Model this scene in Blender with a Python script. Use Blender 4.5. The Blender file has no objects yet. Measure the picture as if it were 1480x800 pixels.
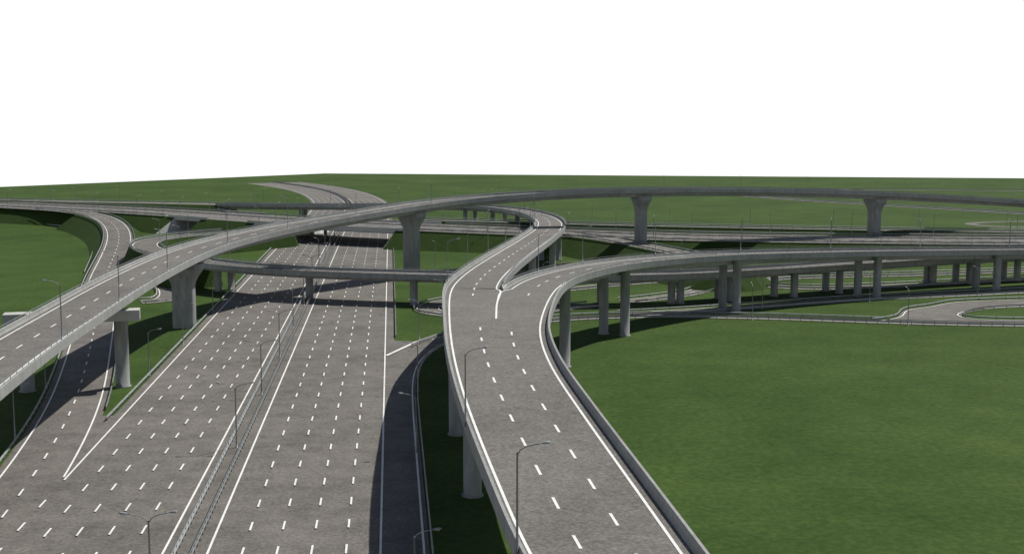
import bpy, math, random
from mathutils import Vector
from mathutils.bvhtree import BVHTree
random.seed(4)
C = bpy.context.scene.collection
H = 46.0; F = 1800.0; TH = math.atan(220/1800.0)
cT, sT = math.cos(TH), math.sin(TH)

def P(px, py, z=0.0):
    """site survey: reading on the photograph + height above ground -> ground coordinates in metres"""
    u = (px-740)/F; v = (400-py)/F
    d = Vector((u, cT+v*sT, -sT+v*cT))
    t = (z-H)/d.z
    return Vector((d.x*t, d.y*t, z))

# ------------------------------------------------------------------ materials
def mat(name, c1, c2, scales=((0.05,4),(0.7,5),(5,3)), weights=(.4,.35,.25), rough=.9, bump=0, stretch=(1,1,1), metal=0, spec=.3, contrast=(.34,.66), speck=None):
    m = bpy.data.materials.new(name); m.use_nodes = True
    nt = m.node_tree; N = nt.nodes; Lk = nt.links
    b = N['Principled BSDF']; b.inputs['Roughness'].default_value = rough
    b.inputs['Metallic'].default_value = metal; b.inputs['Specular IOR Level'].default_value = spec
    g = N.new('ShaderNodeNewGeometry')
    mp = N.new('ShaderNodeMapping'); mp.inputs['Scale'].default_value = stretch
    Lk.new(g.outputs['Position'], mp.inputs['Vector'])
    acc = None; last = None
    for (s, det), w in zip(scales, weights):
        n = N.new('ShaderNodeTexNoise'); n.inputs['Scale'].default_value = s; n.inputs['Detail'].default_value = det
        n.inputs['Roughness'].default_value = .6
        Lk.new(mp.outputs[0], n.inputs['Vector'])
        mm = N.new('ShaderNodeMath'); mm.operation = 'MULTIPLY_ADD'; mm.inputs[1].default_value = w
        Lk.new(n.outputs['Fac'], mm.inputs[0])
        if acc is None: mm.inputs[2].default_value = 0
        else: Lk.new(acc, mm.inputs[2])
        acc = mm.outputs[0]; last = n
    r = N.new('ShaderNodeMapRange'); r.inputs[1].default_value = contrast[0]; r.inputs[2].default_value = contrast[1]
    Lk.new(acc, r.inputs[0])
    mx = N.new('ShaderNodeMix'); mx.data_type = 'RGBA'
    mx.inputs[6].default_value = (*c1, 1); mx.inputs[7].default_value = (*c2, 1)
    Lk.new(r.outputs[0], mx.inputs[0]); out = mx.outputs[2]
    if speck:
        sc_, lo_, hi_ = speck
        n = N.new('ShaderNodeTexNoise'); n.inputs['Scale'].default_value = sc_; n.inputs['Detail'].default_value = 3; n.inputs['Roughness'].default_value = .7
        Lk.new(mp.outputs[0], n.inputs['Vector'])
        r2 = N.new('ShaderNodeMapRange'); r2.inputs[1].default_value = .35; r2.inputs[2].default_value = .65; r2.inputs[3].default_value = lo_; r2.inputs[4].default_value = hi_
        Lk.new(n.outputs['Fac'], r2.inputs[0])
        vm = N.new('ShaderNodeVectorMath'); vm.operation = 'SCALE'; Lk.new(out, vm.inputs[0]); Lk.new(r2.outputs[0], vm.inputs['Scale']); out = vm.outputs[0]
    Lk.new(out, b.inputs['Base Color'])
    if bump:
        bp = N.new('ShaderNodeBump'); bp.inputs['Strength'].default_value = bump; bp.inputs['Distance'].default_value = .1
        Lk.new(last.outputs['Fac'], bp.inputs['Height']); Lk.new(bp.outputs[0], b.inputs['Normal'])
    return m
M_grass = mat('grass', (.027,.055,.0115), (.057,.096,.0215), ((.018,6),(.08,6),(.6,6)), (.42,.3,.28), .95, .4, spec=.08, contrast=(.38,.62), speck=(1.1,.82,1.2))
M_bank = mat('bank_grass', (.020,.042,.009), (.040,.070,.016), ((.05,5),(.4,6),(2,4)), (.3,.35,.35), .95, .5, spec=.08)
M_asph = mat('asphalt', (.094,.087,.078), (.180,.167,.150), ((.06,4),(.30,5),(1.4,4)), (.35,.4,.25), .92, .3, contrast=(.38,.62), speck=(2.2,.74,1.24))
M_deck = mat('deck_asphalt', (.108,.102,.093), (.185,.175,.161), ((.06,4),(.5,5),(2.0,5)), (.35,.3,.35), .92, .4, contrast=(.37,.63), speck=(3.2,.70,1.27))
M_conc = mat('concrete', (.218,.224,.216), (.330,.338,.326), ((.12,4),(.8,6),(6,4)), (.4,.35,.25), .85, .2, (1,1,.35), speck=(1.1,.88,1.1))
M_pier = mat('pier_concrete', (.195,.204,.202), (.305,.315,.310), ((.15,4),(.9,6),(5,4)), (.3,.45,.25), .85, .2, (1,1,.22), speck=(1.0,.86,1.12))
M_light = mat('light_concrete', (.38,.38,.36), (.50,.50,.47))
M_paint = mat('road_paint', (.56,.56,.54), (.86,.86,.84), ((.3,3),(2,4),(9,4)), (.2,.4,.4), .7, 0)
M_steel = mat('galvanised_steel', (.19,.205,.205), (.30,.32,.32), rough=.6, metal=.0, spec=.4)
M_rail = mat('parapet_rail_steel', (.13,.14,.145), (.22,.235,.24), rough=.6, metal=.0, spec=.4)
M_lamp = mat('lamp_steel', (.19,.205,.21), (.28,.30,.305), rough=.5, metal=.1, spec=.5)
M_lens = mat('lamp_lens', (.45,.45,.42), (.6,.6,.56), rough=.25, spec=.6)

# ------------------------------------------------------------------ object helpers
WO = {}
def tag(o, label=None, cat=None, group=None, kind=None):
    if label: o['label'] = label
    if cat: o['category'] = cat
    if group: o['group'] = group
    if kind: o['kind'] = kind
    return o
def empty(name, loc, label, cat, group=None):
    o = bpy.data.objects.new(name, None); C.objects.link(o); o.location = loc
    o.empty_display_size = 1; WO[o.name] = Vector(loc)
    return tag(o, label, cat, group)
def mk(name, V, Fc, m, parent=None, smooth=False, origin=None):
    org = WO[parent.name] if parent else (Vector(origin) if origin is not None else Vector((0,0,0)))
    me = bpy.data.meshes.new(name)
    me.from_pydata([tuple(Vector(v)-org) for v in V], [], Fc); me.update()
    if smooth:
        for p in me.polygons: p.use_smooth = True
    me.materials.append(m)
    o = bpy.data.objects.new(name, me); C.objects.link(o)
    if parent: o.parent = parent
    elif origin is not None: o.location = org
    WO[o.name] = org
    return o

class Path:
    def __init__(s, ctrl, step=3.0, smooth=6, world=False):
        pts = [Vector(c) if world else P(*c) for c in ctrl]
        out = []
        n = len(pts)
        for i in range(n-1):
            p1, p2 = pts[i], pts[i+1]
            p0 = pts[i-1] if i > 0 else p1*2-p2
            p3 = pts[i+2] if i+2 < n else p2*2-p1
            t0 = 0; t1 = t0+max((p1-p0).length,.01)**.5; t2 = t1+max((p2-p1).length,.01)**.5; t3 = t2+max((p3-p2).length,.01)**.5
            for k in range(24):
                t = t1+(t2-t1)*k/24
                a1 = p0*((t1-t)/(t1-t0))+p1*((t-t0)/(t1-t0)); a2 = p1*((t2-t)/(t2-t1))+p2*((t-t1)/(t2-t1)); a3 = p2*((t3-t)/(t3-t2))+p3*((t-t2)/(t3-t2))
                b1 = a1*((t2-t)/(t2-t0))+a2*((t-t0)/(t2-t0)); b2 = a2*((t3-t)/(t3-t1))+a3*((t-t1)/(t3-t1))
                out.append(b1*((t2-t)/(t2-t1))+b2*((t-t1)/(t2-t1)))
        out.append(pts[-1])
        q = s.resample(out, step)
        for _ in range(smooth*4):
            q = [q[0]]+[(q[i-1]+q[i]*2+q[i+1])/4 for i in range(1,len(q)-1)]+[q[-1]]
        s.p = s.resample(q, step); s.fin()
    def resample(s, pts, step):
        cum = [0]
        for a, b in zip(pts, pts[1:]): cum.append(cum[-1]+(b-a).length)
        n = max(2, int(cum[-1]/step)); out = []; j = 0
        for i in range(n+1):
            d = cum[-1]*i/n
            while j < len(cum)-2 and cum[j+1] < d: j += 1
            f = (d-cum[j])/max(cum[j+1]-cum[j],1e-6)
            out.append(pts[j].lerp(pts[j+1], f))
        return out
    def fin(s):
        s.c = [0]
        for a, b in zip(s.p, s.p[1:]): s.c.append(s.c[-1]+(b-a).length)
        s.L = s.c[-1]; s.n = []
        for i in range(len(s.p)):
            d = s.p[min(i+1,len(s.p)-1)]-s.p[max(i-1,0)]
            d.z = 0; d.normalize(); s.n.append(Vector((d.y,-d.x,0)))
    def at(s, d, o=0, dz=0):
        d = min(max(d,0), s.L-1e-4); i = min(int(d/s.L*(len(s.p)-1)), len(s.p)-2)
        while i < len(s.p)-2 and s.c[i+1] < d: i += 1
        while i > 0 and s.c[i] > d: i -= 1
        f = (d-s.c[i])/(s.c[i+1]-s.c[i])
        nn = s.n[i].lerp(s.n[i+1], f).normalized()
        r = s.p[i].lerp(s.p[i+1], f)+nn*o; r.z += dz
        return r
    def nrm(s, d):
        return (s.at(d,1)-s.at(d,0)).normalized()
    def near(s, w):
        w = Vector((w[0],w[1])); best = min(range(len(s.p)), key=lambda i: (s.p[i].xy-w).length)
        return s.c[best]
    def bearing(s, px, s0=0, o=0):
        """station whose bearing from the survey point is that of column px"""
        k = (px-740)/F; best = None
        for i, c in enumerate(s.c):
            if c < s0: continue
            p = s.p[i]+s.n[i]*o
            if p.y < 5: continue
            e = abs(p.x/((p.y*cT)+(H-p.z)*sT)-k)
            if best is None or e < best[0]: best = (e, c)
        return best[1]
def stations(s0, s1, step=3.0):
    n = max(1, int(round((s1-s0)/step))); return [s0+(s1-s0)*i/n for i in range(n+1)]
def sweep(path, prof, s0=0, s1=None, closed=True, step=3.0):
    s1 = path.L if s1 is None else s1
    S = stations(s0, s1, step); V = []; Fc = []; k = len(prof)
    for d in S:
        for o, z in prof: V.append(path.at(d, o, z))
    for i in range(len(S)-1):
        for j in range(k if closed else k-1):
            a = i*k+j; b = i*k+(j+1)%k
            Fc.append((a, b, b+k, a+k))
    if closed: Fc += [tuple(range(k)), tuple(range(len(V)-1, len(V)-k-1, -1))]
    return V, Fc
def flat(path, o0, o1, dz, s0=0, s1=None):
    return sweep(path, [(o0,dz),(o1,dz)], s0, s1, False)
def dashes(path, o, dz, s0, s1, w=.24, dl=3.0, per=8.8):
    V = []; Fc = []; d = s0
    while d+dl < s1:
        b = len(V)
        V += [path.at(d,o-w/2,dz), path.at(d,o+w/2,dz), path.at(d+dl,o+w/2,dz), path.at(d+dl,o-w/2,dz)]
        Fc.append((b,b+1,b+2,b+3)); d += per
    return V, Fc
def box(c, sx, sy, sz, ax=None):
    ax = ax or Vector((1,0,0)); ay = Vector((-ax.y, ax.x, 0)); c = Vector(c); V = []
    for z in (0,1):
        for a,b in ((-1,-1),(1,-1),(1,1),(-1,1)):
            V.append(c+ax*(a*sx/2)+ay*(b*sy/2)+Vector((0,0,z*sz)))
    return V, [(0,1,2,3),(4,5,6,7),(0,1,5,4),(1,2,6,5),(2,3,7,6),(3,0,4,7)]
def loft(c, secs, ax, n=24, sq=1.0):
    ay = Vector((-ax.y,ax.x,0)); V=[]; Fc=[]
    for z, a, b in secs:
        for i in range(n):
            t = 2*math.pi*(i+.5)/n; ct, st = math.cos(t), math.sin(t)
            x = math.copysign(abs(ct)**sq, ct)*a; y = math.copysign(abs(st)**sq, st)*b
            V.append(Vector((c[0],c[1],z))+ax*x+ay*y)
    for k in range(len(secs)-1):
        for i in range(n):
            j=(i+1)%n; Fc.append((k*n+i,k*n+j,(k+1)*n+j,(k+1)*n+i))
    Fc += [tuple(range(n)), tuple(range(len(V)-1,len(V)-n-1,-1))]
    return V, Fc

# ------------------------------------------------------------------ guard rails
RP = [(-.03,.42),(.06,.50),(-.01,.60),(.06,.72),(-.03,.80),(-.06,.62)]
pv, pf = box((0,0,-.1), .13, .10, .92)
def guardrail(path, o, s0, s1, label, group=None, dz=0, near=300, gap=4.0, tall=False, m=None):
    base = path.at(s0, o, dz)
    t = empty('guardrail', base, label, 'guardrail', group)
    sg = 1 if o < 0 else -1
    V, Fc = sweep(path, [(o+a*sg*1.6, b+dz) for a,b in RP], s0, s1); mk('rail_beam', V, Fc, m or M_steel, t)
    if tall:
        V, Fc = sweep(path, [(o+a*sg, b*.45+.78+dz) for a,b in RP], s0, s1); mk('upper_rail', V, Fc, M_rail, t)
    proto = None; cnt = 0; rv = []; rf = []
    hv = [Vector((v.x,v.y,v.z*(1.35 if tall else 1))) for v in pv]
    d = s0+.5
    while d < s1-.5:
        p = path.at(d, o, dz)
        if p.y > 95 and p.length < near and cnt < 98:
            if proto is None:
                me = bpy.data.meshes.new('post'); me.from_pydata([tuple(v) for v in hv], [], pf); me.materials.append(M_rail)
                proto = bpy.data.objects.new('post', me); ob = proto
            else: ob = proto.copy()
            C.objects.link(ob); ob.parent = t; ob.location = p-base; cnt += 1
        elif p.y > 10:
            k = len(rv); rv += [v+p for v in hv]; rf += [tuple(i+k for i in f) for f in pf]
        d += gap
    if rv:
        tag(mk('posts', rv, rf, M_rail, t), kind='stuff')
    return t
def top_rail(t, path, o, s0, s1, z0=.9):
    V, Fc = sweep(path, [(o-.05,z0+.34),(o+.05,z0+.34),(o+.05,z0+.44),(o-.05,z0+.44)], s0, s1); mk('parapet_rail', V, Fc, M_rail, t)
    rv=[]; rf=[]; d = s0+.3
    while d < s1-.3:
        p = path.at(d,o,z0-.05); V_, f_ = box(p,.07,.07,.42,path.nrm(d)); k=len(rv); rv+=V_; rf+=[tuple(i+k for i in f) for f in f_]; d += 3.0
    tag(mk('rail_posts', rv, rf, M_rail, t), kind='stuff')

# ------------------------------------------------------------------ roads on the ground or on banks
LAY = [0]
def road(name, label, path, l, r, lines=(), dash=(), s0=0, s1=None, m=None, lw=.26, layer=None):
    s1 = path.L if s1 is None else s1
    if layer is None: LAY[0] += 1; layer = LAY[0]
    V, Fc = flat(path, l, r, .012+layer*.006, s0, s1)
    o = mk(name, V, Fc, m or M_asph, origin=(0,0,0)); tag(o, label, 'road', kind='structure')
    for x in lines:
        a, b = s0, s1
        if isinstance(x, tuple): x, a, b = x
        V, Fc = flat(path, x-lw/2, x+lw/2, .16, a, b); mk('edge_line', V, Fc, M_paint, o)
    for x in dash:
        a, b = s0, s1
        if isinstance(x, tuple): x, a, b = x
        V, Fc = dashes(path, x, .16, a, b); mk('lane_dashes', V, Fc, M_paint, o)
    return o
def bank(path, w, s0, s1, label, slope=1.6, ends=False):
    S = stations(s0, s1, 3); V = []; Fc = []
    def ring(d, push=0, k=1.0):
        c = path.at(d); z = c.z; n = path.nrm(d); t = Vector((-n.y, n.x, 0))*push*slope*z
        if push == 0:
            return [path.at(d,-(w+slope*z),-z-.2), path.at(d,-w,-.03), path.at(d,w,-.03), path.at(d,w+slope*z,-z-.2)]
        return [path.at(d,-(w+slope*z*.5),-z-.2)+t*.8, path.at(d,-w*.6,-z-.2)+t, path.at(d,w*.6,-z-.2)+t, path.at(d,w+slope*z*.5,-z-.2)+t*.8]
    if ends: V += ring(s0,-1)
    for d in S: V += ring(d)
    if ends: V += ring(s1,1)
    for i in range(len(V)//4-1):
        for j in range(3):
            a = i*4+j; Fc.append((a,a+1,a+5,a+4))
    Fc += [(0,1,2,3), tuple(len(V)-4+i for i in range(4))]
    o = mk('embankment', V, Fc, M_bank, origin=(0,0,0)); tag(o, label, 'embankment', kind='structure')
    return o

# ------------------------------------------------------------------ flyovers
def deck_parts(t, path, w, s0, s1, thick=1.9, dash=(0,), lines=None, d0=0, m=None, fine=3.0):
    prof = [(-w,0),(w,0),(w,-.5),(w*.62,-.75),(w*.55,-thick),(-w*.55,-thick),(-w*.62,-.75),(-w,-.5)]
    V, Fc = sweep(path, prof, s0, s1, step=fine); mk('deck', V, Fc, M_conc, t)
    V, Fc = flat(path, -w+.3, w-.3, .03, s0, s1); mk('road_surface', V, Fc, m or M_deck, t)
    for sg in (-1,1):
        pr = [(sg*(w+.04),-.62),(sg*(w+.04),.72),(sg*(w+.0),.8),(sg*(w-.26),.8),(sg*(w-.30),.72),(sg*(w-.34),.3),(sg*(w-.5),.0),(sg*(w-.5),-.3)]
        V, Fc = sweep(path, pr, s0, s1, step=fine); mk('parapet', V, Fc, M_conc, t)
        top_rail(t, path, sg*(w-.13), s0, s1, .8)
    for x in (lines if lines is not None else (-w+1.4, w-1.4)):
        V, Fc = flat(path, x-.13, x+.13, .05, s0, s1); mk('edge_line', V, Fc, M_paint, t)
    for x in dash:
        V, Fc = dashes(path, x, .05, s0+d0, s1); mk('lane_dashes', V, Fc, M_paint, t)
def column(t, x, y, ztop, r=1.05):
    V, Fc = loft((x,y), [(-.3,r,r),(ztop,r,r)], Vector((1,0,0)), 24)
    p = mk('pier', V, Fc, M_pier, t, smooth=False)
    for pl in p.data.polygons:
        if len(pl.vertices) == 4: pl.use_smooth = True
    V, Fc = loft((x,y), [(-.2,r+.25,r+.25),(.15,r+.25,r+.25)], Vector((1,0,0)), 24); mk('footing', V, Fc, M_pier, p)
    return p
def pier_at(t, path, px, py, drop=.7, r=1.05, lim=4.2):
    g = P(px,py,0)
    s = path.near(g); c = path.at(s); n = path.nrm(s)
    o = max(-lim, min(lim, (g-c).xy.dot(n.xy))); q = path.at(s, o)
    return column(t, q.x, q.y, c.z-drop, r)
def pier_pair(t, path, s, half=3.0, drop=.75, r=1.0):
    for sg in (-1,1):
        p = path.at(s, sg*half); column(t, p.x, p.y, p.z-drop, r)
def flare_pier(t, path, s):
    c = path.at(s); ax = path.nrm(s); zt = c.z-1.85
    V, Fc = loft((c.x,c.y), [(-.3,2.5,1.7),(zt-5.2,2.5,1.7)], ax, 32, .45); p = mk('pier', V, Fc, M_pier, t)
    V, Fc = loft((c.x,c.y), [(zt-5.2,2.52,1.72),(zt-4.4,2.65,1.75),(zt-3.2,3.2,2.0),(zt-1.9,4.1,2.4),(zt-1.2,4.4,2.55),(zt-1.19,4.65,2.7),(zt+.1,4.65,2.7)], ax, 32, .45)
    mk('pier_head', V, Fc, M_pier, p)

# ------------------------------------------------------------------ street lamps
def tube(pts, rs, n=8):
    V=[]; Fc=[]
    for k,(p,r) in enumerate(zip(pts,rs)):
        p = Vector(p); d = (Vector(pts[min(k+1,len(pts)-1)])-Vector(pts[max(k-1,0)])).normalized()
        u = d.cross(Vector((0,1,0))); u = u.normalized() if u.length > .1 else Vector((1,0,0)); v = d.cross(u)
        for i in range(n):
            a = 2*math.pi*i/n; V.append(p+u*math.cos(a)*r+v*math.sin(a)*r)
    for k in range(len(pts)-1):
        for i in range(n):
            j=(i+1)%n; Fc.append((k*n+i,k*n+j,(k+1)*n+j,(k+1)*n+i))
    Fc += [tuple(range(n)), tuple(range(len(V)-1,len(V)-n-1,-1))]
    return V, Fc
def make_lamp(double):
    t = empty('street_lamp', (0,0,0), 'x', 'street lamp'); q = .9
    V, Fc = tube([(0,0,0),(0,0,.05),(0,0,.051),(0,0,1.2),(0,0,1.3),(0,0,8.7)], [.25,.25,.15*q,.14*q,.12*q,.08*q], 10)
    mk('pole', V, Fc, M_lamp, t, True)
    for sg in ((1,-1) if double else (1,)):
        V, Fc = tube([(0,0,8.4),(sg*.25,0,8.85),(sg*.8,0,9.15),(sg*1.9,0,9.38)], [.065*q,.06*q,.055*q,.05*q]); mk('arm', V, Fc, M_lamp, t, True)
        V=[]; Fc=[]; n=10
        for x, w, h in ((1.8,.06,.05),(2.0,.13,.09),(2.35,.2,.13),(2.6,.18,.11),(2.75,.06,.04)):
            for i in range(n):
                a = 2*math.pi*i/n; V.append(Vector((sg*x, math.cos(a)*w, 9.38+(x-1.8)*.12+math.sin(a)*h*(1 if math.sin(a)>0 else .5))))
        for k in range(4):
            for i in range(n):
                j=(i+1)%n; Fc.append((k*n+i,k*n+j,(k+1)*n+j,(k+1)*n+i))
        Fc += [tuple(range(n)), tuple(range(4*n,5*n))]
        h = mk('lamp_head', V, Fc, M_lamp, t, True)
        V, Fc = box((sg*2.33,0,9.34), .5, .24, .06); mk('lens', V, Fc, M_lens, h)
    return t
PROTO = {False: make_lamp(False), True: make_lamp(True)}; USED = {False:False, True:False}
def dup(o, parent=None):
    c = o.copy(); C.objects.link(c); c.parent = parent
    for ch in list(o.children): dup(ch, c)
    return c
ORD = ['nearest','second','third','fourth','fifth','sixth','seventh','eighth','ninth','tenth','eleventh','twelfth','thirteenth','fourteenth','fifteenth','sixteenth','seventeenth','eighteenth','nineteenth','twentieth','twenty-first','twenty-second','twenty-third','twenty-fourth','twenty-fifth','twenty-sixth','twenty-seventh','twenty-eighth','twenty-ninth','thirtieth']
PENDING = []
def lamp(loc, aim, double=False, line='', idx=0, end='the camera', hs=.92):
    if not USED[double]: o = PROTO[double]; USED[double] = True
    else: PENDING.append((loc, aim, double, line, idx, end, hs)); return
    place(o, loc, aim, double, line, idx, end, hs)
def place(o, loc, aim, double, line, idx, end, hs):
    o.location = loc; o.rotation_euler = (0,0,math.atan2(aim.y, aim.x)); o.scale = (hs,hs,hs)
    od = 'first' if (idx == 0 and end != 'the camera') else ORD[idx]
    tag(o, '%s %s lamp from %s %s' % (od, 'twin-arm' if double else 'single-arm', end, line), 'street lamp', 'street lamps '+line)
def lamp_line(path, o, S, line, end='the camera', double=False, dz=0, hs=.92):
    for i, s in enumerate(S):
        n = path.nrm(s); oo = o(s) if callable(o) else o; aim = n*(-1 if oo > 0 else 1)
        lamp(path.at(s,oo,dz), aim, double, line, i, end, hs(s) if callable(hs) else hs)
def frange(a, b, st):
    r = []
    while a < b: r.append(a); a += st
    return r

# ================================================================== GROUND
c0 = P(470,250.5); cl = P(0,270); cr = P(1480,257.5)
dl = (cl-c0).normalized(); dr = (cr-c0).normalized()
mk_ground = mk('ground', [c0, c0+dl*2200, c0+dl*2200+dr*2400, c0+dr*2400], [(0,1,2,3)], M_grass, origin=(0,0,0))
tag(mk_ground, 'flat green grass field spreading under the whole interchange', 'ground', kind='structure')

# ================================================================== MAIN MOTORWAY
hk = lambda y, k=-.478: (564+k*(y-180), y, 0)
HW = Path([hk(1500),hk(1100),hk(800),hk(600),hk(500),hk(420),hk(370),hk(340),hk(318),hk(304),(503,292,0),(482,280,0),(448,271.5,0),(395,264,0)], smooth=5)
hs = lambda y: HW.near(P(*hk(y)))
gore = hs(692)
road('main_road', 'ten-lane asphalt motorway with white lane dashes running under the bridges', HW, -21.8, 23.0,
     lines=((-20.2,gore,HW.L), -2.4, 2.4, 21.0),
     dash=(-20.2+3.56,-20.2+7.12,-20.2+10.68,-20.2+14.24, 2.4+3.72,2.4+7.44,2.4+11.16,2.4+14.88, (-20.2,20,gore-6)))
guardrail(HW, -.95, 0, HW.L, 'steel guardrail on the left side of the motorway median', gap=2.0, tall=True)
guardrail(HW, .95, 0, HW.L, 'steel guardrail on the right side of the motorway median', gap=2.0, tall=True)
guardrail(HW, -22.1, hs(602), hs(352), 'steel guardrail along the far left verge of the motorway beyond the merge')
guardrail(HW, 23.3, hs(491), hs(352), 'steel guardrail on the right verge of the motorway before the underpass')
S = [hs(874)]+frange(hs(645), HW.L-20, 35.3)
lamp_line(HW, lambda s: -.75 if s < S[0]+5 else .1, S[:14], 'on the motorway median', double=True, hs=1.0)

# slip road from the left
B = Path([(-260,1060,0),(-130,900,0),(-30,790,0),(46,692,0),(105,590,0),(131,500,0),(141,450,.2),(150,405,.8),(164,372,2),(172,348,3.6),(169,330,5),(152,316,6),(118,307,6.4),(70,302.5,6.42),(0,299,6.42),(-80,296,6.42)], smooth=6)
bs = lambda x,y,z=0: B.near(P(x,y,z))
road('slip_road', 'asphalt slip road curving down from the left to merge with the motorway', B, -5.2, 5.2, lines=(-4.1,(4.1,bs(46,692),B.L)), dash=(0,))
bank(B, 5.4, bs(145,425,.5), bs(130,309,6.3), 'grass bank carrying the left slip road down from the cross motorway', 1.5)
guardrail(B, -5.5, 0, B.L-70, 'steel guardrail on the left side of the left slip road')
guardrail(B, 5.5, bs(105,595), B.L-110, 'steel guardrail on the right side of the left slip road')
gp = [P(85,712),P(146,600),P(170,600),P(200,590),P(140,690)]
for v in gp: v.z = .010
tag(mk('road', gp, [(0,1,2,3,4)], M_asph, origin=(0,0,0)), 'asphalt wedge between slip road and motorway at the merge', 'road', kind='structure')
rl = Path([(-70,317,0),(0,321.5,0),(70,326,0),(118,332,0),(133,345,0),(134,365,0),(122,395,0)], smooth=4)
guardrail(rl, 0, 0, rl.L, 'steel guardrail following the foot of the far left bank')

# collector on the right
jk = lambda y: (564+.0296*(y-180), y, 0)
J = Path([jk(1400),jk(1000),jk(800),jk(680),jk(600),(577,556,0),(583,530,0),(598,511,0),(622,497,0),(655,486,0),(720,472,0),(800,461,0),(930,456.5,0),(1080,458,0),(1200,462,0),(1310,466,0),(1420,468.5,0),(1580,470,0)], smooth=4)
js = lambda x,y: J.near(P(x,y))
road('collector_road', 'narrow asphalt slip road beside the motorway bending right under the ramp', J, -2.7, 2.9, lines=((2.3,0,J.L),(-2.3,js(640,491),js(1270,464))))
guardrail(J, 3.2, 0, J.L, 'steel guardrail on the outer side of the narrow right slip road', gap=2.5, tall=True)
guardrail(J, -3.0, js(612,502), js(1270,464), 'steel guardrail on the inner side of the narrow right slip road')
V = [P(557,514),P(600,494),P(640,481),P(640,483),P(600,496.4),P(560,515)]
for v in V: v.z = .17
gw = [P(556,520),P(570,492),P(604,493),P(640,480),P(650,492),P(600,520),P(575,560)]
for v in gw: v.z = .008
w_ = mk('road', gw, [tuple(range(7))], M_asph, origin=(0,0,0)); tag(w_, 'asphalt wedge where the right slip road leaves the motorway', 'road', kind='structure')
mk('gore_line', V, [(0,1,4,5),(1,2,3,4)], M_paint, w_)

# ================================================================== CROSS MOTORWAY
E = Path([(-90,291,6.5),(0,295,6.5),(200,304.5,6.5),(400,317.5,6.5),(495,323.5,6.5),(600,328,6.4),(800,336,5.8),(1000,342.5,5.2),(1250,346,5),(1580,348.5,5)], smooth=6)
es = lambda x,y: E.near(P(x,y,6.5))
road('cross_road', 'wide asphalt cross motorway passing behind on embankments', E, -15.8, 15.8, lines=(-14.2,-1.6,1.6,14.2), dash=(-11,-7.9,-4.8,4.8,7.9,11))
e0, e1 = es(412,318), es(592,328); u0, u1 = es(294,311), es(333,313)
bank(E, 16.2, 0, u0, 'grass embankment of the cross motorway at the far left')
bank(E, 16.2, u1, e0, 'short grass embankment between the small underpass and the motorway bridge')
bank(E, 16.2, e1, E.L, 'grass embankment of the cross motorway right of the bridge')
def bridge(s0, s1, label, piers, nose=5):
    t = empty('road_bridge', E.at((s0+s1)/2,0,-6.5), label, 'bridge')
    V, Fc = sweep(E, [(-16.3,-.04),(16.3,-.04),(16.3,-1.3),(-16.3,-1.3)], s0-1, s1+1); mk('deck', V, Fc, M_conc, t)
    for sg in (-1,1):
        V, Fc = sweep(E, [(sg*16.0,-.1),(sg*16.0,.9),(sg*16.4,.9),(sg*16.4,-1.0),(sg*16.34,-1.0)], s0-4, s1+4); mk('parapet', V, Fc, M_light, t)
    for s, dr_ in ((s0,1),(s1,-1)):
        # sloped front and a wing wall that closes the cut end of the grass bank
        A = [E.at(s,-16.25,-.5), E.at(s,16.25,-.5), E.at(s+dr_*nose,16.25,-6.6), E.at(s+dr_*nose,-16.25,-6.6), E.at(s+dr_*.15,26.9,-6.7), E.at(s+dr_*.15,-26.9,-6.7)]
        mk('abutment', A, [(0,1,2,3),(1,2,4),(0,3,5)], M_light, t)
    for s in piers:
        for o in (-12,-4,4,12):
            p = E.at(s,o); column(t, p.x, p.y, 5.3, .7)
bridge(e0, e1, 'wide concrete bridge carrying the cross motorway over the main motorway', [E.near(HW.at(hs(338)))])
bridge(u0, u1, 'small concrete underpass bridge with pale sloped abutments at left', [], 3)
guardrail(E, 0, 0, E.L, 'steel guardrail on the median of the cross motorway', tall=True)
guardrail(E, 15.9, 0, u0-6, 'steel guardrail on the near side of the cross motorway at far left', tall=True)
guardrail(E, 15.9, e1+6, E.L, 'steel guardrail on the near side of the cross motorway right of the bridge', tall=True)
guardrail(E, -15.9, e1+6, E.L, 'steel guardrail on the far side of the cross motorway right of the bridge', tall=True)
guardrail(E, -15.9, 0, e0-6, 'steel guardrail on the far side of the cross motorway left of the bridge', tall=True)
lamp_line(E, 15.5, frange(12, E.L-5, 30), "on the cross motorway's near edge", 'the left')
lamp_line(E, -15.5, frange(24, E.L-5, 30), "on the cross motorway's far edge", 'the left')

# ================================================================== HIGH FLYOVER
Cp = Path([(-430,830,14.8),(-242,692,14.8),(-85,580,14.8),(3,516,15),(103,455,15.3),(202,397,16),(300,355,17),(420,327,18.6),(520,310,20.2),(600,297,21.5),(700,285.5,22.6),(850,276.5,23.6),(932,275,23.9),(1100,275,22.6),(1260,279.5,20.4),(1370,285.5,18.2),(1480,292,15.8),(1620,300,13.8)], smooth=8)
fc = empty('high_flyover', Cp.at(0,0,-14.8), 'tallest curved concrete flyover sweeping from lower left across the scene to the right', 'flyover')
deck_parts(fc, Cp, 5.8, 0, Cp.L, thick=2.0)
for s in (Cp.near(P(270,473)), Cp.bearing(598,200), Cp.bearing(932,300), Cp.bearing(1261,300)):
    flare_pier(fc, Cp, s)
a, b = P(40,565), P(178,558)
pa = column(fc, a.x, a.y, 11.8, 1.2); pb = column(fc, b.x, b.y, 11.8, 1.2)
ax = (b-a).normalized(); mid = (a+b)/2; V, Fc = box((mid.x,mid.y,11.9), (b-a).length+6.6, 3.2, 1.85, ax); mk('crossbeam', V, Fc, M_light, fc)
sv = Cp.near(P(3,516,15))-25
sc = [Cp.bearing(px, sv, 5.65) for px in (87,173,242,327,418,519)]
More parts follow.
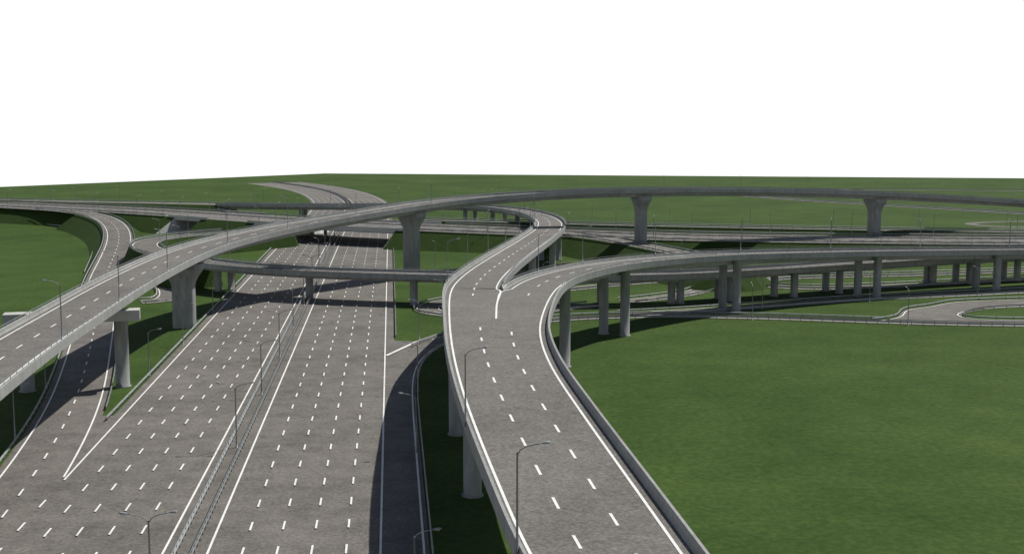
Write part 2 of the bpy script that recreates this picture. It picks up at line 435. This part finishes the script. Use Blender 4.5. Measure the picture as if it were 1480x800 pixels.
sc2 = sc+frange(sc[-1]+33, Cp.L-10, 31)
lamp_line(Cp, 5.65, sc2, "on the tallest flyover's near parapet", dz=.78, hs=lambda s: .9 if s < sc[-2]+5 else (.72 if s < Cp.bearing(700,200) else .52))

# ================================================================== FORKED RAMP
Lp = Path([(683,428,16.6),(687,413,16.3),(703,395,15.8),(737,370,14.8),(772,347,13.5),(793,330,12.3),(792,318.5,11.2),(772,309.5,10.2),(735,302.5,9.2),(690,298.5,8.3),(640,297,7.8),(560,297,7.5),(440,297,7.2),(330,295.5,7),(200,293,7),(0,289,7),(-90,287,7)], smooth=2, step=2)
Rp = Path([(762,428,16.5),(775,415,16.2),(799,402.5,15.7),(845,390,15.4),(900,381,15.0),(974,374,14.3),(1060,369,13.5),(1250,364.5,11.9),(1426,362.5,10.6),(1600,361,9.6)], smooth=2, step=2)
def fork():
    for i, p in enumerate(Lp.p):
        j = min(range(len(Rp.p)), key=lambda k: (Rp.p[k].xy-p.xy).length)
        if (Rp.p[j].xy-p.xy).length > 10.6: return Lp.c[i], Rp.c[j]
fl, fr = fork()
wl = [P(*c) for c in ((935,1080,14.5),(842,925,14.5),(765,800,14.7),(723,705,15.3),(692,630,15.9),(671,572,16.3),(656,515,16.6),(650,470,16.7))]
wr = [P(*c) for c in ((1200,1090,14.5),(1080,935,14.5),(985,800,14.7),(914,700,15.3),(843,600,16.0),(795,527,16.5),(780,482,16.7),(785,452,16.6))]
wl += [Lp.at(s,-4.0) for s in frange(2, fl, 6)]+[Lp.at(fl,-4.0)]
wr += [Rp.at(s,4.0) for s in frange(2, fr, 6)]+[Rp.at(fr,4.0)]
PL = Path(wl, smooth=3, world=True, step=2); PR = Path(wr, smooth=3, world=True, step=2)
OL, OR = .95, 1.4
ff = empty('forked_ramp', PL.at(60,0,-15), 'elevated concrete ramp in the foreground forking into two branches', 'flyover')
def wid(i, n, o):
    t = i/n; return o+(1.4-o)*max(0,(t-.75)/.25)
V=[]; Fc=[]; n=110
for i in range(n+1):
    V += [PL.at(PL.L*i/n, -wid(i,n,OL)+.3, .03), PR.at(PR.L*i/n, wid(i,n,OR)-.3, .03)]
for i in range(n): Fc.append((2*i,2*i+1,2*i+3,2*i+2))
bvh = BVHTree.FromPolygons([tuple(v) for v in V], Fc)
mk('road_surface', V, Fc, M_deck, ff)
V=[]; Fc=[]
for i in range(n+1):
    a_, b_ = PL.at(PL.L*i/n,-wid(i,n,OL)), PR.at(PR.L*i/n,wid(i,n,OR)); q = b_-a_
    for f,z in ((0,0),(1,0),(1,-.5),(.84,-.75),(.8,-1.9),(.2,-1.9),(.16,-.75),(0,-.5)):
        p = a_+q*f; V.append(p+Vector((0,0,z)))
for i in range(n):
    for j in range(8):
        x=i*8+j; y=i*8+(j+1)%8; Fc.append((x,y,y+8,x+8))
Fc += [tuple(range(8)), tuple(range(len(V)-8,len(V)))]
mk('deck', V, Fc, M_conc, ff)
def para(path, sg, o):
    V=[]; Fc=[]; k=8
    for i in range(n+1):
        w = wid(i,n,o)
        for a_,z in ((w+.04,-.62),(w+.04,.86),(w,.94),(w-.26,.94),(w-.30,.86),(w-.34,.3),(w-.5,.0),(w-.5,-.3)): V.append(path.at(path.L*i/n, sg*a_, z))
    for i in range(n):
        for j in range(k):
            x=i*k+j; y=i*k+(j+1)%k; Fc.append((x,y,y+k,x+k))
    Fc += [tuple(range(k)), tuple(range(len(V)-k,len(V)))]
    mk('parapet', V, Fc, M_conc, ff)
para(PL,-1,OL); para(PR,1,OR)
for pth in (PL,PR):
    V, Fc = flat(pth, -.13,.13,.06); mk('edge_line', V, Fc, M_paint, ff)
def on_deck(p, lift=.035):
    h = bvh.ray_cast(Vector((p.x,p.y,60)), Vector((0,0,-1)))
    q = Vector(p); q.z = (h[0].z if h[0] else p.z+.03)+lift; return q
ap = P(717,460,16.75)
tg = max(0.0, PL.near(P(650,470,16.7))/PL.L)
for f, off in ((.36,3.6),(.705,0.0)):
    V=[]; Fc=[]; k=0
    while True:
        t0 = (k*8.8+off)/PL.L; t1 = (k*8.8+off+2.8)/PL.L
        if t1 > tg: break
        a0,b0 = PL.at(PL.L*t0,0,.06), PR.at(PR.L*t0,0,.06); a1,b1 = PL.at(PL.L*t1,0,.06), PR.at(PR.L*t1,0,.06)
        c_0 = a0.lerp(b0,f-.03*t0); c_1 = a1.lerp(b1,f-.03*t1); nn = (b0-a0).normalized()*.13
        q=len(V); V += [c_0-nn,c_0+nn,c_1+nn,c_1-nn]; Fc.append((q,q+1,q+2,q+3)); k+=1
    mk('lane_dashes', V, Fc, M_paint, ff)
nose = (Lp.at(fl,5.2)+Rp.at(fr,-5.2))/2
m1 = ap.lerp(nose,.5)+Vector((-.5,0,0)); m2 = nose+(ap-nose).normalized()*3.0
gl = Path([tuple(m1), tuple(m2+Vector((-.6,0,0))), tuple(Lp.at(fl-1,4.1)), tuple(Lp.at(fl,4.0))], world=True, step=1.0, smooth=0)
gr = Path([tuple(ap), tuple(m1), tuple(m2), tuple(Rp.at(fr-1,-4.15)), tuple(Rp.at(fr,-4.0))], world=True, step=1.0, smooth=1)
for g_ in (gl, gr):
    V=[]; Fc=[]
    for i,p in enumerate(g_.p):
        V += [on_deck(p-g_.n[i]*.15), on_deck(p+g_.n[i]*.15)]
    for i in range(len(g_.p)-1): Fc.append((2*i,2*i+1,2*i+3,2*i+2))
    mk('gore_line', V, Fc, M_paint, ff)
# slim pointed nose where the two inner parapets meet, falling from parapet height to a low tip
A_, B_ = Lp.at(fl+.4,4.92), Rp.at(fr+.4,-4.92); dn = (ap-nose); dn.z = 0; dn.normalize(); cx = (A_+B_)/2; hx = (B_-A_)/2
V=[]; Fc=[]; secs = ((0,1,.8),(1.2,.62,.62),(2.4,.34,.45),(3.2,.12,.34))
for dd, kk, hh in secs:
    for sg in (-1,1):
        q = cx+hx*(sg*kk)+dn*dd; bz = on_deck(q,0).z; V += [Vector((q.x,q.y,bz-.2)), Vector((q.x,q.y,bz+hh))]
for i in range(3):
    a0 = i*4; Fc += [(a0,a0+1,a0+5,a0+4),(a0+2,a0+6,a0+7,a0+3),(a0+1,a0+3,a0+7,a0+5)]
Fc += [(12,13,15,14),(0,2,3,1)]
mk('parapet_nose', V, Fc, M_light, ff)
for pth, e in ((Lp,fl),(Rp,fr)):
    V, Fc = dashes(pth, 0, 0, 1, e+1); V = [on_deck(v) for v in V]
    if Fc: mk('lane_dashes', V, Fc, M_paint, ff)
for pth, e, sf in ((Lp, fl, 'L'), (Rp, fr, 'R')):
    deck_parts(ff, pth, 5.4, e, pth.L if sf=='R' else pth.near(P(320,295,7)), d0=6, fine=2.0)
for px,py in ((683,715),(660,627)):
    g = P(px,py); zt = PL.at(PL.near(g)).z-1.2
    column(ff, g.x, g.y, zt, 1.15); column(ff, g.x+6.5, g.y-.5, zt, 1.15)
for px,py in ((824,529),(872,482),(926,488),(1040,446),(1086,453.5),(1236,428),(1272,431.5),(1413,415.5),(1446,419.5)): pier_at(ff, Rp, px, py, lim=4.35)
s_ = Rp.near(P(817,528)); q = Rp.at(s_,-3.5); column(ff, q.x, q.y, q.z-.8)
for s in (Lp.near(P(712,392,15.6)), Lp.near(P(752,360,14.2)), Lp.near(P(786,338,12.9)), Lp.near(P(795,325,12)), Lp.near(P(785,314,10.8)), Lp.near(P(757,306,9.8)), Lp.near(P(720,301,8.9)), Lp.near(P(680,298,8.2)), Lp.near(P(600,297,7.6)), Lp.near(P(437,297,7.2)), Lp.near(P(335,295.5,7))):
    pier_pair(ff, Lp, s)
sL = Lp.near(P(320,295,7))
road('ramp_road', 'asphalt end of the far ramp running left beside the cross motorway', Lp, -5.0, 5.0, lines=(-4.0,4.0), dash=(0,), s0=sL-1)
bank(Lp, 5.4, sL, Lp.L, 'grass bank under the left end of the far ramp', ends=True)
guardrail(Lp, 5.2, sL, Lp.L, 'steel guardrail on the far ramp at the left')
nl = [PL.at(PL.near(P(748,805,14.7)),-1.12,.3), PL.at(PL.near(P(684,616,16)),-1.05,.3)]+[Lp.at(s,-5.2,.78) for s in frange(fl+5, sL-20, 33)]
for i,p in enumerate(nl):
    lamp(p, Vector((1,.05,0)) if i<2 else Lp.nrm(Lp.near(p)), False, 'on the left parapet of the forked ramp', i, hs=.88 if i==0 else .84)
for i, p in enumerate([Rp.at(Rp.near(P(x,y,15)),-5.2,.78) for x,y in ((802,402),(868,386))]+[Rp.at(s,-5.2,.78) for s in frange(Rp.near(P(968,374,14.3)), Rp.L-5, 31)]):
    lamp(p, Rp.nrm(Rp.near(p)), False, "on the right-hand branch's far parapet", i, hs=.84)

# ================================================================== LOW CROSSING RAMP
D = Path([(420,327.5,6.9),(330,335,7),(262,341,7),(226,346,7),(209,353,7),(222,363,7.2),(262,373,7.3),(300,380,7.3),(370,387,7.3),(450,392,7.3),(594,397,7.3),(700,399,7.3),(850,399,7.3),(968,397,7.3),(1120,389,7.3),(1345,375,7.3),(1480,368,7.3),(1620,362,7.3)], smooth=3, step=2)
dsx = D.near(P(285,377,7.3))
road('hairpin_road', 'asphalt hairpin road turning round on a bank left of the motorway', D, -4.6, 4.6, lines=(-3.8,3.8), s1=dsx+1)
bank(D, 4.9, 4, dsx, 'steep grass bank under the hairpin road at left', .45, ends=True)
guardrail(D, -4.8, 10, dsx, 'steel guardrail on the outer edge of the hairpin road', tall=True)
guardrail(D, 4.8, 30, dsx, 'steel guardrail on the inner edge of the hairpin road', tall=True)
fd = empty('low_flyover', D.at(dsx,0,-7.3), 'low curved concrete flyover crossing just above the motorway on short piers', 'flyover')
deck_parts(fd, D, 4.9, dsx, D.L, thick=1.5, lines=(-3.8,3.8), dash=(), fine=2.0)
for px,py in ((313,420),(335,418),(450,432),(594,440),(968,438),(988,438),(1118,428),(1152,431),(1318,405),(1348,410)): pier_at(fd, D, px, py, .7, 1.0, 3.6)
for s in (D.near(P(760,399,7.3)), D.near(P(870,399,7.3)), D.bearing(1050,dsx), D.bearing(1205,dsx), D.bearing(1390,dsx), D.bearing(1462,dsx)): pier_pair(fd, D, s, 2.8, .7)
lamp_line(D, -4.75, frange(20, D.L-5, 34), "on the low flyover's far side", 'the left end', dz=.76, hs=.84)

# ================================================================== OTHER ROADS
def simple(ctrl, label, w=3.6, banked=False, rails=(1,1), dash=(0,), sm=4, lamps=None, lines=True, m=None):
    p = Path(ctrl, smooth=sm); road('side_road', 'asphalt '+label, p, -w, w, lines=(-w+.6,w-.6) if lines else (), dash=dash)
    if banked: bank(p, w+.2, 0, p.L, 'grass bank under the '+label, 1.5, ends=True)
    if rails[0]: guardrail(p, -w-.2, 0, p.L, 'steel guardrail on the left of the '+label, m=m)
    if rails[1]: guardrail(p, w+.2, 0, p.L, 'steel guardrail on the right of the '+label, m=m)
    if lamps: lamp_line(p, -w-.5, frange(12, p.L-5, lamps), 'by the '+label, 'its start', hs=.84)
    return p
simple([(1600,416,0),(1480,421,0),(1400,425,0),(1250,432,0),(1120,441,0),(1000,450,0),(900,455,0)], 'side road under the right-hand ramp', 3.4, lamps=34)
up = Path([(1262,464,0),(1286,461,0),(1299,457,0),(1302,451.5,0),(1310,447,0),(1335,444,0),(1352,441,0),(1372,437,0),(1420,434.5,0),(1500,432,0),(1620,429,0)], smooth=1, step=1.5)
isl = Path([(1620,440,0),(1500,443,0),(1440,445.5,0),(1408,449,0),(1392,453,0),(1388,457,0),(1398,460.5,0),(1430,462,0),(1500,463,0),(1620,464,0)], smooth=1, step=1.5)
low = [(1620,471),(1500,470.5),(1420,469),(1310,466.5),(1262,465)]
ap_ = [Vector(p) for p in up.p]+[p for p in isl.p]+[P(*c) for c in low]
for v in ap_: v.z = .011
ja = mk('road', ap_, [tuple(range(len(ap_)))], M_asph, origin=(0,0,0)); tag(ja, 'broad asphalt junction wrapping round a grass island at the right edge', 'road', kind='structure')
for pth,o in ((up,.9),(isl,.9)):
    V, Fc = flat(pth, o-.14, o+.14, .165); mk('edge_line', V, Fc, M_paint, ja)
guardrail(up, -.2, 0, up.L, 'steel guardrail along the upper kerb of the right-edge junction')
guardrail(isl, -.3, 0, isl.L, 'steel guardrail round the grass island of the right-edge junction')
simple([(860,441,0),(780,449,0),(700,456,0),(650,458,0),(615,452,0),(606,445,0),(625,437.5,0),(680,431,0),(780,422,0),(880,412,0),(950,406,0),(1000,404,0),(1027,411,0),(1015,421,0),(960,430,0),(905,436,0)], 'loop road beneath the ramp fork', 3.3, lamps=45)
simple([(1600,385,0),(1480,391,0),(1300,397.5,0),(1180,400,0),(1105,403,0),(1080,409,0),(1110,415,0),(1180,417,0),(1300,413,0),(1480,403,0),(1600,398,0)], 'long loop road behind the right-hand piers', 3.3, lamps=45)
simple([(800,337,5.8),(860,343.5,5.9),(910,351.5,6.2),(960,361,6.7),(1010,371,7),(1060,379,7)], 'link ramp behind the ramp fork', 4.4, banked=True)
simple([(600,317.5,6),(720,320,6),(820,323,6),(1000,327,6),(1250,331.5,6),(1480,335,6),(1600,337,6)], 'parallel ramp behind the cross motorway', 4.4, banked=True, lamps=32)
simple([(1600,329,0),(1480,328.5,0),(1415,326.5,0),(1392,323.5,0),(1425,321,0),(1480,320,0),(1600,319,0)], 'small loop at the far right edge', 2.8, rails=(0,0), dash=(), lines=False)
simple([(1010,278.5,0),(1100,285,0),(1180,291,0),(1300,298,0),(1400,304,0),(1480,309,0),(1620,318,0)], 'distant diagonal road at far right', 5.5, lamps=60)
simple([(1120,273,0),(1300,274,0),(1480,275.5,0),(1650,277,0)], 'farthest road near the field edge', 6, rails=(0,1), lamps=80)
simple([(204,436.5,0),(228,437,0),(243,432,0),(246,421,0),(236,412,0),(215,410,0)], 'little service road stub left of the motorway', 3.4, rails=(1,1), dash=(), sm=1, m=M_light)
simple([(372,360,0),(395,357,0),(405,351,0),(430,348,0)], 'tiny service road before the small underpass', 3.0, dash=(), sm=1)

# lamps at ground level
for i,(x,y) in enumerate(((22,637),(66,560))): lamp(P(x,y), Vector((1,0,0)), False, 'left of the merging slip road', i)
for i,(x,y) in enumerate(((216,542),(265,497),(308,452),(340,425))): lamp(P(x,y), Vector((1,0,0)), False, 'on the grass left of the motorway', i)
for i,(x,y) in enumerate(((600,893),(602,655),(604,565),(606,490),(641,455),(659,440))): lamp(P(x,y), Vector((-1,0,0)) if i else Vector((1,0,0)), False, 'right of the narrow right slip road', i)
for i,(x,y) in enumerate(((1087,462),(1312,470))): lamp(P(x,y), Vector((0,1,0)), False, 'at the edge of the big right meadow', i, 'the left')
for (loc, aim, double, line, idx, end, h_) in PENDING:
    place(dup(PROTO[double]), loc, aim, double, line, idx, end, h_)

# ================================================================== LIGHT, SKY, CAMERA
sd = Vector((.51,.52,1.0)).normalized()
L = bpy.data.lights.new('sun','SUN'); L.energy = 4.7; L.angle = math.radians(.5); L.color = (1,.965,.90)
lo = bpy.data.objects.new('sun', L); C.objects.link(lo); lo.rotation_euler = (-sd).to_track_quat('-Z','Y').to_euler()
w = bpy.data.worlds.new('World'); bpy.context.scene.world = w; w.use_nodes = True
N = w.node_tree.nodes; Lk = w.node_tree.links
bg = N['Background']; bg.inputs[1].default_value = .06
sk = N.new('ShaderNodeTexSky'); sk.sky_type = 'NISHITA'; sk.sun_disc = False
sk.sun_elevation = math.asin(sd.z); sk.sun_rotation = math.atan2(sd.x, sd.y)
tc = N.new('ShaderNodeTexCoord'); sp = N.new('ShaderNodeSeparateXYZ'); Lk.new(tc.outputs['Generated'], sp.inputs[0])
mr = N.new('ShaderNodeMapRange'); mr.inputs[1].default_value = .15; mr.inputs[2].default_value = .26; Lk.new(sp.outputs[2], mr.inputs[0])
mx = N.new('ShaderNodeMix'); mx.data_type = 'RGBA'; mx.inputs[6].default_value = (17.2,17.2,17.2,1)
Lk.new(mr.outputs[0], mx.inputs[0]); Lk.new(sk.outputs[0], mx.inputs[7]); Lk.new(mx.outputs[2], bg.inputs[0])
cam = bpy.data.cameras.new('camera'); cam.lens = 36*F/1480; cam.sensor_width = 36; cam.clip_end = 6000; cam.clip_start = 1
co = bpy.data.objects.new('camera', cam); C.objects.link(co); co.location = (0,0,H); co.rotation_euler = (math.pi/2-TH,0,0)
bpy.context.scene.camera = co
vs = bpy.context.scene.view_settings; vs.view_transform = 'Standard'; vs.look = 'None'; vs.exposure = 0
